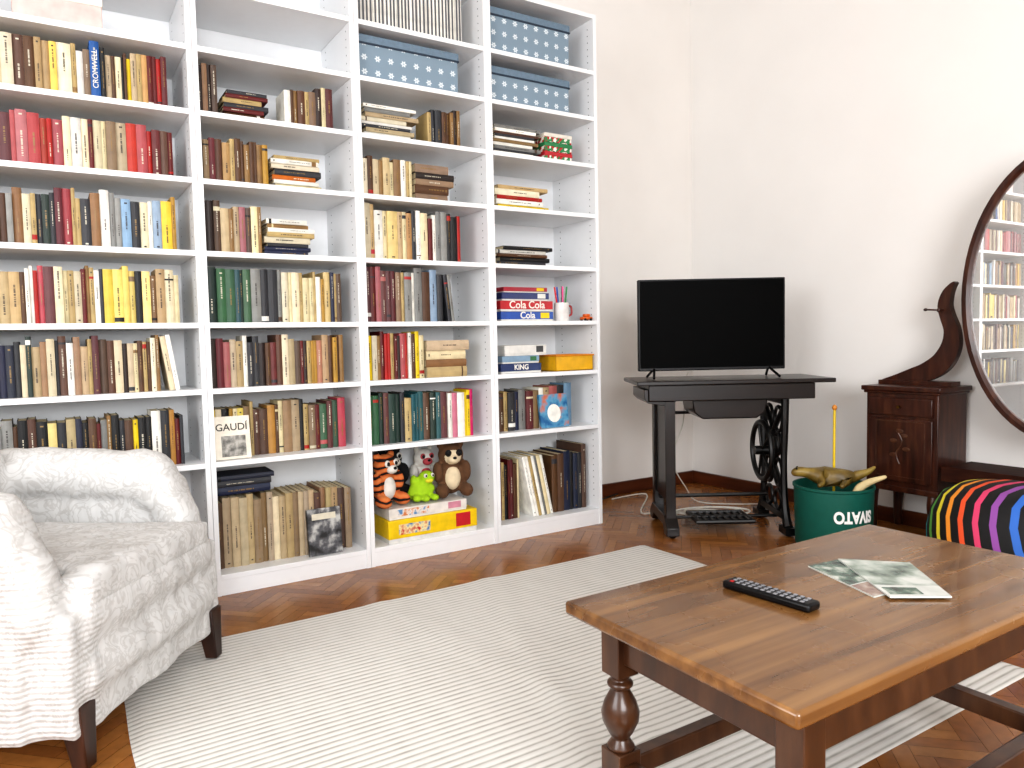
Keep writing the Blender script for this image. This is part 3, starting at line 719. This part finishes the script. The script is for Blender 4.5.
# ---------------------------------------------------------------- coffee table
TZ = .45; X0, X1, Y0, Y1 = .815, 1.80, .605, 1.125
ct = thing('coffee_table', 'low walnut coffee table with turned legs in the right foreground', 'coffee table', ((X0+X1)/2, (Y0+Y1)/2, GZ))
hx, hy = (X1-X0)/2, (Y1-Y0)/2; zz = TZ-GZ
MB().box(-hx, hx, -hy, hy, zz-.026, zz).build('tabletop', TTOP, ct, bevel=.006)
i1, i2 = hx-.085, hy-.06
b = MB()
for s in (-1, 1):
    b.box(-i1, i1, s*i2-.011, s*i2+.011, zz-.115, zz-.026); b.box(s*i1-.011, s*i1+.011, -i2, i2, zz-.115, zz-.026)
b.build('apron', TLEG, ct, bevel=.003)
hl = zz-.026
for sx in (-1, 1):
    for sy in (-1, 1):
        b = MB(); cx, cy = sx*i1, sy*i2
        b.box(cx-.025, cx+.025, cy-.025, cy+.025, hl-.115, hl)
        b.box(cx-.027, cx+.027, cy-.027, cy+.027, .07, .15)
        b.lathe([(.024, .149), (.027, .155), (.02, .165), (.017, .172), (.024, .182), (.035, .205), (.037, .222), (.031, .242), (.02, .262), (.016, .268), (.025, .274), (.025, .28), (.017, .287), (.022, .298)], (cx, cy, 0))
        b.lathe([(.015, 0), (.026, .01), (.03, .03), (.026, .05), (.02, .06), (.025, .071)], (cx, cy, 0))
        b.build('leg', TLEG, ct, bevel=.002)
for s in (-1, 1):
    MB().box(-i1+.027, i1-.027, s*i2-.016, s*i2+.016, .09, .13).build('stretcher', TLEG, ct, bevel=.003)
    MB().box(s*i1-.016, s*i1+.016, -i2+.027, i2-.027, .09, .13).build('stretcher', TLEG, ct, bevel=.003)
pa, pb = onz(728, 586, TZ), onz(815, 612, TZ); d = pb-pa; L = d.length
rc = thing('remote_control', 'black television remote control on the coffee table', 'remote control', ((pa+pb)/2).xyz, math.atan2(d.y, d.x))
rc.location.z = TZ+.0005
MB().box(-L/2, L/2, -.02, .02, 0, .016).build('remote_body', BLACKP, rc, bevel=.005)
BW = mat('button_grey', '8A8A8E', .5); BR = mat('button_red', 'B02020', .5)
for i in range(12):
    for j in range(3):
        x = -L/2+.018+i*(L-.036)/11
        MB().box(x-.0032, x+.0032, (j-1)*.0115-.003, (j-1)*.0115+.003, .0161, .0176).build('button', BR if (i == 0 and j == 0) else BW, rc, smooth=False)
def leaflet(pts, z, name, lab, mm, pics):
    P = [onz(a, b_, z) for a, b_ in pts]; c = sum(P, Vector())/4
    ro = thing(name, lab, 'magazine', c); b = MB()
    b.prism([(p.x-c.x, p.y-c.y) for p in P], 0, .003); b.build('cover', mm, ro)
    def bil(u, v): return (P[0]*(1-u)+P[1]*u)*(1-v)+(P[3]*(1-u)+P[2]*u)*v-c
    for (ua, ub, va, vb, pm) in pics:
        b = MB(); b.quad([(q.x, q.y, .0033) for q in (bil(ua, va), bil(ub, va), bil(ub, vb), bil(ua, vb))]); b.build('cover_picture', pm, ro)
    return ro
GW = mat('glossy_paper', 'D0D2CC', .25)
P1 = photomat('leaflet_photo_green', '1C2E28', '5E7466', 'C4C8BE', 22, .25); P2 = photomat('leaflet_photo_pale', '4A5A50', '98A498', 'D0D2CC', 12, .25)
P3 = photomat('leaflet_photo_rose', '6A4640', '9A8478', 'C8C0B4', 18, .25)
leaflet([(808, 567), (838, 561), (904, 590), (874, 598)], TZ+.0004, 'magazine', 'folded green printed leaflet under the paler magazine on coffee table', GW, [(0, 1, .0, .66, P1), (0, 1, .68, 1, P3)])
leaflet([(838, 560), (910, 564), (952, 598), (890, 598)], TZ+.0042, 'magazine', 'pale printed leaflet lying over the green leaflet on coffee table', GW, [(0, 1, 0, .72, P2), (.06, .6, .78, .95, P1)])
# ---------------------------------------------------------------- sewing machine table
st_ = thing('sewing_machine_table', 'black treadle sewing machine table carrying the television', 'table', (2.81, 2.515, 0), AZ-PI/2)
MB().box(-.46, .46, -.21, .21, .722, .742).build('tabletop', DARKW, st_, bevel=.004)
b = MB(); b.box(-.40, .38, -.17, .17, .645, .7215); b.build('apron', DARKW, st_, bevel=.004)
MX = Matrix(((1, 0, 0, 0), (0, 0, -1, 0), (0, 1, 0, 0), (0, 0, 0, 1)))
b = MB(); b.prism([(-.42, .70), (-.42, .655), (-.40, .635), (-.3, .62), (-.27, .6445), (-.40, .6445), (-.401, .7)], -.16, .16, MX)
b.build('drawer_case', DARKW, st_, bevel=.002)
b = MB(); b.prism([(-.18, .6445), (-.17, .58), (-.13, .55), (.13, .55), (.17, .58), (.18, .6445)], -.12, .10, MX); b.build('machine_well', DARKW, st_, bevel=.006)
fx = -.30; b = MB()
b.box(fx-.024, fx+.024, -.165, -.115, .08, .644).box(fx-.024, fx+.024, .115, .165, .08, .644).box(fx-.012, fx+.012, -.12, .12, .16, .644)
b.prism([(-.21, .012), (-.21, .05), (-.15, .1), (.15, .1), (.21, .05), (.21, .012), (.15, .012), (.12, .05), (-.12, .05), (-.15, .012)], fx-.03, fx+.03, Matrix(((0, 0, 1, 0), (1, 0, 0, 0), (0, 1, 0, 0), (0, 0, 0, 1))))
b.ell((fx, -.19, .012), (.02, .02, .012)).ell((fx, .19, .012), (.02, .02, .012))
b.build('side_frame', DARKW, st_, bevel=.003)
fx = .245; b = MB()
for s in (-1, 1):
    b.tube([(fx, s*.15, .644), (fx, s*.145, .5), (fx, s*.135, .35), (fx, s*.14, .2), (fx, s*.16, .1), (fx, s*.19, .04)], [.02, .018, .016, .017, .02, .024])
    b.box(fx-.028, fx+.028, s*.19-.045, s*.19+.045, .012, .045); b.ell((fx, s*.2, .012), (.02, .02, .012))
def ringat(cy, cz, ry, rz_, r_=.009):
    b.tube([(fx, cy+math.cos(a)*ry, cz+math.sin(a)*rz_) for a in [k*PI/4 for k in range(8)]], r_, closed=True)
for s in (-1, 1):
    ringat(s*.065, .54, .05, .06); ringat(s*.06, .42, .045, .05); ringat(s*.065, .28, .05, .065); ringat(s*.06, .15, .045, .045)
b.tube([(fx, -.13, .6), (fx, -.02, .5), (fx, .06, .4), (fx, -.02, .3), (fx, -.13, .2)], .013); b.tube([(fx, .13, .6), (fx, .02, .5), (fx, -.06, .4), (fx, .02, .3), (fx, .13, .2)], .013)
ringat(0, .35, .035, .035, .012)
b.box(fx-.014, fx+.014, -.165, .165, .62, .644); b.box(fx-.014, fx+.014, -.17, .17, .07, .1)
b.build('side_frame', IRON, st_)
MB().tube([(-.30, .1, .14), (.245, .1, .14)], .01, smooth=False).build('cross_brace', IRON, st_)
MB().tube([(-.30, .14, .56), (.245, .14, .56)], .008, smooth=False).build('cross_brace', IRON, st_)
b = MB(); ring = [(.185, math.cos(a)*.14, .38+math.sin(a)*.14) for a in [k*PI/8 for k in range(16)]]
b.tube(ring, .013, closed=True)
for k in range(5):
    a = k*2*PI/5; b.tube([(.185, 0, .38), (.185, math.cos(a)*.14, .38+math.sin(a)*.14)], .007)
b.cyl((.15, 0, .38), (.235, 0, .38), .022); b.build('flywheel', IRON, st_)
b = MB(); b.tube([(-.17, -.14, .06), (.1, -.14, .06), (.1, .06, .06), (-.17, .06, .06)], .011, closed=True, smooth=False)
b.box(-.165, .095, -.135, .055, .05, .058)
for k in range(8): b.box(-.16+k*.034, -.148+k*.034, -.13, .05, .058, .066)
b.cyl((-.28, -.035, .062), (.245, -.035, .062), .008); b.build('treadle', IRON, st_)
# television
tv = thing('television', 'black flat screen television on the sewing machine table', 'television', (2.76, 2.55, .7425), AZ-PI/2)
MB().box(-.358, .358, -.012, .022, .038, .483).box(-.25, .25, .022, .055, .1, .36).build('tv_body', BLACKP, tv, bevel=.004)
MB().box(-.35, .35, -.0135, -.0121, .052, .476).build('screen', mat('screen_black', '010101', .5, spec=.05, var=0), tv, smooth=False)
for s in (-1, 1):
    b = MB(); b.tube([(s*.28, 0, .05), (s*.30, -.1, .006)], .006, smooth=False).tube([(s*.28, 0, .05), (s*.30, .09, .006)], .006, smooth=False)
    b.build('foot', BLACKP, tv)
# cables
CW = mat('cable_white', 'DCD8CE', .5); CK = mat('cable_black', '101010', .5)
def S(x, y, z):
    a = AZ-PI/2; return (2.81+x*math.cos(a)-y*math.sin(a), 2.515+x*math.sin(a)+y*math.cos(a), z)
pts = []
for k in range(52):
    a = k*.6; q = 1+.16*math.sin(k*.77+1); pts.append(S(-.03+.17*q*math.cos(a)+.03*math.sin(k*.21), .19+.09*q*math.sin(a), .006+.0007*k))
e = onz(612, 500, 0); pts = [(e.x, e.y, .006), (e.x+.25, e.y-.02, .006), S(-.36, .3, .006), S(-.2, .32, .008)]+pts
tag(MB().tube(pts, .0042, seg=6).build('cable', CW), 'long white cable coiled on the floor under the sewing table', 'cable')
tag(MB().tube([S(-.12, .225, .76), S(-.14, .235, .7), S(-.15, .22, .5), S(-.2, .26, .3), S(-.1, .38, .12), S(-.02, .44, .03), S(.2, .46, .006), S(.35, .46, .006)], .0035, seg=6).build('cable', CW), 'white television cord hanging behind the sewing table', 'cable')
e1 = onz(607, 508, 0); e2 = onz(645, 491, 0)
tag(MB().tube([(e1.x, e1.y+.14, .006), ((e1.x+e2.x)/2, e1.y+.22, .006), (e2.x, e2.y+.12, .006), (e2.x+.12, e2.y+.16, .006), (e2.x+.3, e2.y+.17, .006)], .0045, seg=6).build('cable', CK), 'black cable along the floor beside the bookcase end', 'cable')
# ---------------------------------------------------------------- bin with toys
bx, by = 2.945, 2.008
bn = thing('toy_bin', 'dark green round bin with white lettering beside the dressing table', 'bin', (bx, by, 0), math.radians(-24))
GRN = mat('green_enamel', '12564A', .55, var=.06, spec=.3)
MB().lathe([(0, 0), (.154, 0), (.159, .01), (.166, .262), (.171, .267), (.171, .277), (.162, .277), (.159, .262), (.152, .012), (0, .01)], seg=48).build('bin_body', GRN, bn)
text('lettering', 'SIVATO', .068, mat('lettering_white', 'EFEDE8', .5), bn, (0, 0, .165), bend=.1665, sx=.78, bold=.003, flip=True)
ur = Vector((.56, -.83, 0)).normalized(); dp = Vector((.83, .56, 0))
def BN(a, b_, z): return Vector((bx, by, 0))+ur*a+dp*b_+Vector((0, 0, z))
def skinned(name, verts, edges, rad, m, parent=None, sub=2):
    me = bpy.data.meshes.new(name); me.from_pydata([tuple(v) for v in verts], edges, []); me.materials.append(m)
    o = bpy.data.objects.new(name, me); C.objects.link(o); o.parent = parent
    sk = o.modifiers.new('skin', 'SKIN'); sk.use_smooth_shade = True
    for v_, r_ in zip(me.skin_vertices[0].data, rad): v_.radius = (r_, r_)
    me.skin_vertices[0].data[0].use_root = True
    sb_ = o.modifiers.new('sub', 'SUBSURF'); sb_.levels = sub; sb_.render_levels = sub; return o
DINO = photomat('dino_skin', '463812', '6C5620', '8C7636', 9)
dz = thing('toy_dinosaur', 'olive gold toy dinosaur lying across the green bin', 'toy', BN(0, 0, -.016))
def D(a, b_, z): return BN(a, b_, z)-Vector((bx, by, 0))
V_ = [D(0, -.02, .325), D(-.07, -.02, .33), D(-.115, -.04, .345), D(-.145, -.05, .352), D(.06, 0, .325), D(.11, .01, .34), D(.145, .02, .355), D(.17, .03, .375),
      D(-.04, -.08, .31), D(-.06, -.115, .30), D(-.03, .05, .31), D(-.05, .09, .30), D(.05, -.06, .31), D(.03, -.105, .30), D(.06, .06, .31), D(.05, .1, .30), D(-.175, -.06, .34)]
E_ = [(0, 1), (1, 2), (2, 3), (3, 16), (0, 4), (4, 5), (5, 6), (6, 7), (1, 8), (8, 9), (1, 10), (10, 11), (4, 12), (12, 13), (4, 14), (14, 15)]
R_ = [.04, .034, .023, .026, .032, .021, .013, .006, .014, .010, .014, .010, .016, .011, .016, .011, .014]
skinned('body', V_, E_, R_, DINO, dz)
for s in (-1, 1):
    MB().ell(D(-.15, -.05+s*.02, .366), (.005, .005, .005)).build('eye', BLACKP, dz)
pd = thing('toy_lizard', 'pale cream flat toy tail poking out right over the bin rim', 'toy', BN(0, 0, 0))
skinned('body', [D(.07, -.07, .20), D(.10, -.075, .28), D(.145, -.075, .31), D(.21, -.07, .335)], [(0, 1), (1, 2), (2, 3)], [.014, .02, .016, .008], mat('toy_cream', 'CDB98A', .6), pd)
wn = thing('toy_wand', 'thin yellow stick with round tip standing in the green bin', 'toy', BN(.0, .08, .012))
MB().cyl((0, 0, 0), (.02, .01, .59), .006).build('stick', mat('wand_yellow', 'D8B818', .4), wn)
MB().ell((.02, .01, .597), (.011, .011, .014)).build('tip', mat('wand_orange', 'C8802A', .4), wn)
# ---------------------------------------------------------------- pouf
pf = thing('pouf', 'round black pouf with rainbow stripes behind the coffee table', 'pouf', (2.95, 1.30, 0), 0)
prof = [(0, 0), (.13, .0), (.2, .02), (.245, .07), (.262, .14), (.262, .21), (.248, .28), (.21, .34), (.15, .376), (.07, .39), (0, .392)]
MB().lathe(prof, seg=64).build('pouf_body', STRIPE, pf, ang=1.5)
MB().lathe([(.1, 0.0), (.204, .021), (.21, .024), (.203, .028), (.1, .006)], seg=48).build('base_seam', BLACKP, pf)
# ---------------------------------------------------------------- dressing table
VY = 1.28
dr = thing('dressing_table', 'mahogany dressing table with large oval mirror against the right wall', 'dressing table', (3.38, VY, 0))
for s in (-1, 1):
    ya, yb_ = (.43, .78) if s > 0 else (-.78, -.43)
    b = MB(); b.box(-.12, .12, ya+.01, yb_-.01, .22, .68); b.box(-.128, .124, ya+.003, yb_-.003, .22, .245); cab = b.build('cabinet', MAHOG, dr, bevel=.003)
    b = MB(); b.box(-.14, .13, ya-.008, yb_+.008, .68, .702).box(-.132, .125, ya, yb_, .668, .68); b.build('cabinet_top', MAHOG, dr, bevel=.004)
    MB().box(-.133, -.1205, ya+.03, yb_-.03, .57, .65).build('drawer', MAHOG, cab, bevel=.003)
    k_ = MB(); k_.cyl((-.134, (ya+yb_)/2, .61), (-.148, (ya+yb_)/2, .61), .007).build('knob', mat('brass', '6A5228', .3, 1), cab)
    b = MB(); b.box(-.13, -.1205, ya+.03, yb_-.03, .27, .555); b.build('door', MAHOG, cab, bevel=.003)
    b = MB(); cy = (ya+yb_)/2
    for (p, q_) in (((cy-.11, .29), (cy+.11, .293)), ((cy-.11, .542), (cy+.11, .545)), ((cy-.113, .29), (cy-.11, .545)), ((cy+.11, .29), (cy+.113, .545))):
        b.box(-.1306, -.1298, p[0], q_[0], p[1], q_[1])
    b.tube([(-.1298, cy, .35), (-.1298, cy+.015, .40), (-.1298, cy-.012, .45), (-.1298, cy+.005, .49)], .003)
    for (yy, zz_) in ((.03, .39), (-.03, .42), (.028, .455), (-.02, .48), (.0, .5)): b.ell((-.1298, cy+yy, zz_), (.0012, .018, .01))
    b.build('inlay', INLAY, cab)
    for lx in (-.1, .1):
        for ly in (ya+.035, yb_-.035):
            b = MB(); b.tube([(lx, ly, .22), (lx*1.08, ly, .17), (lx*1.02, ly, .08), (lx*1.12, ly, .014)], [.025, .024, .018, .02], seg=12); b.build('leg', MAHOG, dr)
    cl = [(.765, .713, .014), (.70, .727, .026), (.63, .745, .04), (.56, .765, .052), (.495, .81, .055), (.458, .88, .048), (.455, .95, .038), (.475, 1.01, .034), (.487, 1.06, .033), (.477, 1.11, .026), (.457, 1.145, .014), (.442, 1.16, .006)]
    n_ = len(cl); fine = []
    for i in range(n_-1):
        g_ = lambda k: cl[max(0, min(n_-1, k))]
        a_, b2, c_, e_ = g_(i-1), g_(i), g_(i+1), g_(i+2)
        for k in range(5):
            t = k/5; fine.append(tuple(.5*((2*b2[q])+(c_[q]-a_[q])*t+(2*a_[q]-5*b2[q]+4*c_[q]-e_[q])*t*t+(3*b2[q]-a_[q]-3*c_[q]+e_[q])*t**3) for q in range(3)))
    fine.append(cl[-1]); L_, R__ = [], []
    for i, (y, z, w) in enumerate(fine):
        p, q_ = fine[max(0, i-1)], fine[min(len(fine)-1, i+1)]; dy, dz_ = q_[0]-p[0], q_[1]-p[1]; l = math.hypot(dy, dz_)
        L_.append((s*(y-dz_/l*w*.8), max(.705, z+dy/l*w*.8))); R__.append((s*(y+dz_/l*w*.8), max(.705, z-dy/l*w*.8)))
    b = MB(); M_ = Matrix(((0, 0, 1, 0), (1, 0, 0, 0), (0, 1, 0, 0), (0, 0, 0, 1)))
    A = [[b.bm.verts.new(M_ @ Vector((p[0], p[1], h_))) for p in (l1, r1)] for l1, r1 in zip(L_, R__) for h_ in (.0, .035)]
    for i in range(0, len(A)-2, 2):
        a0, a1, b0, b1 = A[i], A[i+1], A[i+2], A[i+3]
        b.bm.faces.new((a0[0], b0[0], b0[1], a0[1])); b.bm.faces.new((a1[0], a1[1], b1[1], b1[0]))
        b.bm.faces.new((a0[0], a1[0], b1[0], b0[0])); b.bm.faces.new((a0[1], b0[1], b1[1], a1[1]))
    b.bm.faces.new((A[0][0], A[0][1], A[1][1], A[1][0])); b.bm.faces.new((A[-2][0], A[-2][1], A[-1][1], A[-1][0]))
    b.box(-.02, .06, min(s*.44, s*.775), max(s*.44, s*.775), .7025, .722)
    sup = b.build('scroll_support', MAHOG, dr)
    MB().cyl((-.03, s*.49, 1.04), (-.001, s*.49, 1.04), .005).ell((-.034, s*.49, 1.04), (.008, .009, .009)).cyl((-.02, s*.49, 1.04), (-.02, s*.55, 1.045), .004).ell((-.02, s*.555, 1.045), (.007, .009, .007)).build('mirror_knob', MAHOG, dr)
MB().box(-.13, .12, -.42, .42, .335, .36).box(-.135, -.12, -.42, .42, .3, .365).build('low_shelf', wood('mahogany_matt', '1C0B06', '30150C', '442416', (12, 2, 12), 3, .6, 0, .15), dr, bevel=.004)
b = MB(); N = 64; RA, RB, MZ = .365, .57, 1.08
prof_ = [(-.02, -.014), (-.008, -.024), (.01, -.024), (.016, -.012), (.016, .012), (-.02, .012)]
rings = [[b.bm.verts.new((-.05+dx_, math.cos(2*PI*k/N)*(RA+q_), MZ+math.sin(2*PI*k/N)*(RB+q_))) for q_, dx_ in prof_] for k in range(N)]
for k in range(N):
    A_, B_ = rings[k], rings[(k+1) % N]
    for j in range(len(prof_)): b.bm.faces.new((A_[j], A_[(j+1) % 6], B_[(j+1) % 6], B_[j]))
mf = b.build('mirror_frame', MAHOG, dr)
b = MB(); b.bm.faces.new([b.bm.verts.new((-.054, math.cos(2*PI*k/N)*(RA-.018), MZ+math.sin(2*PI*k/N)*(RB-.018))) for k in range(N)])
b.build('mirror_glass', MIRROR, mf, smooth=False)
print('BOOKS', cnt[0])
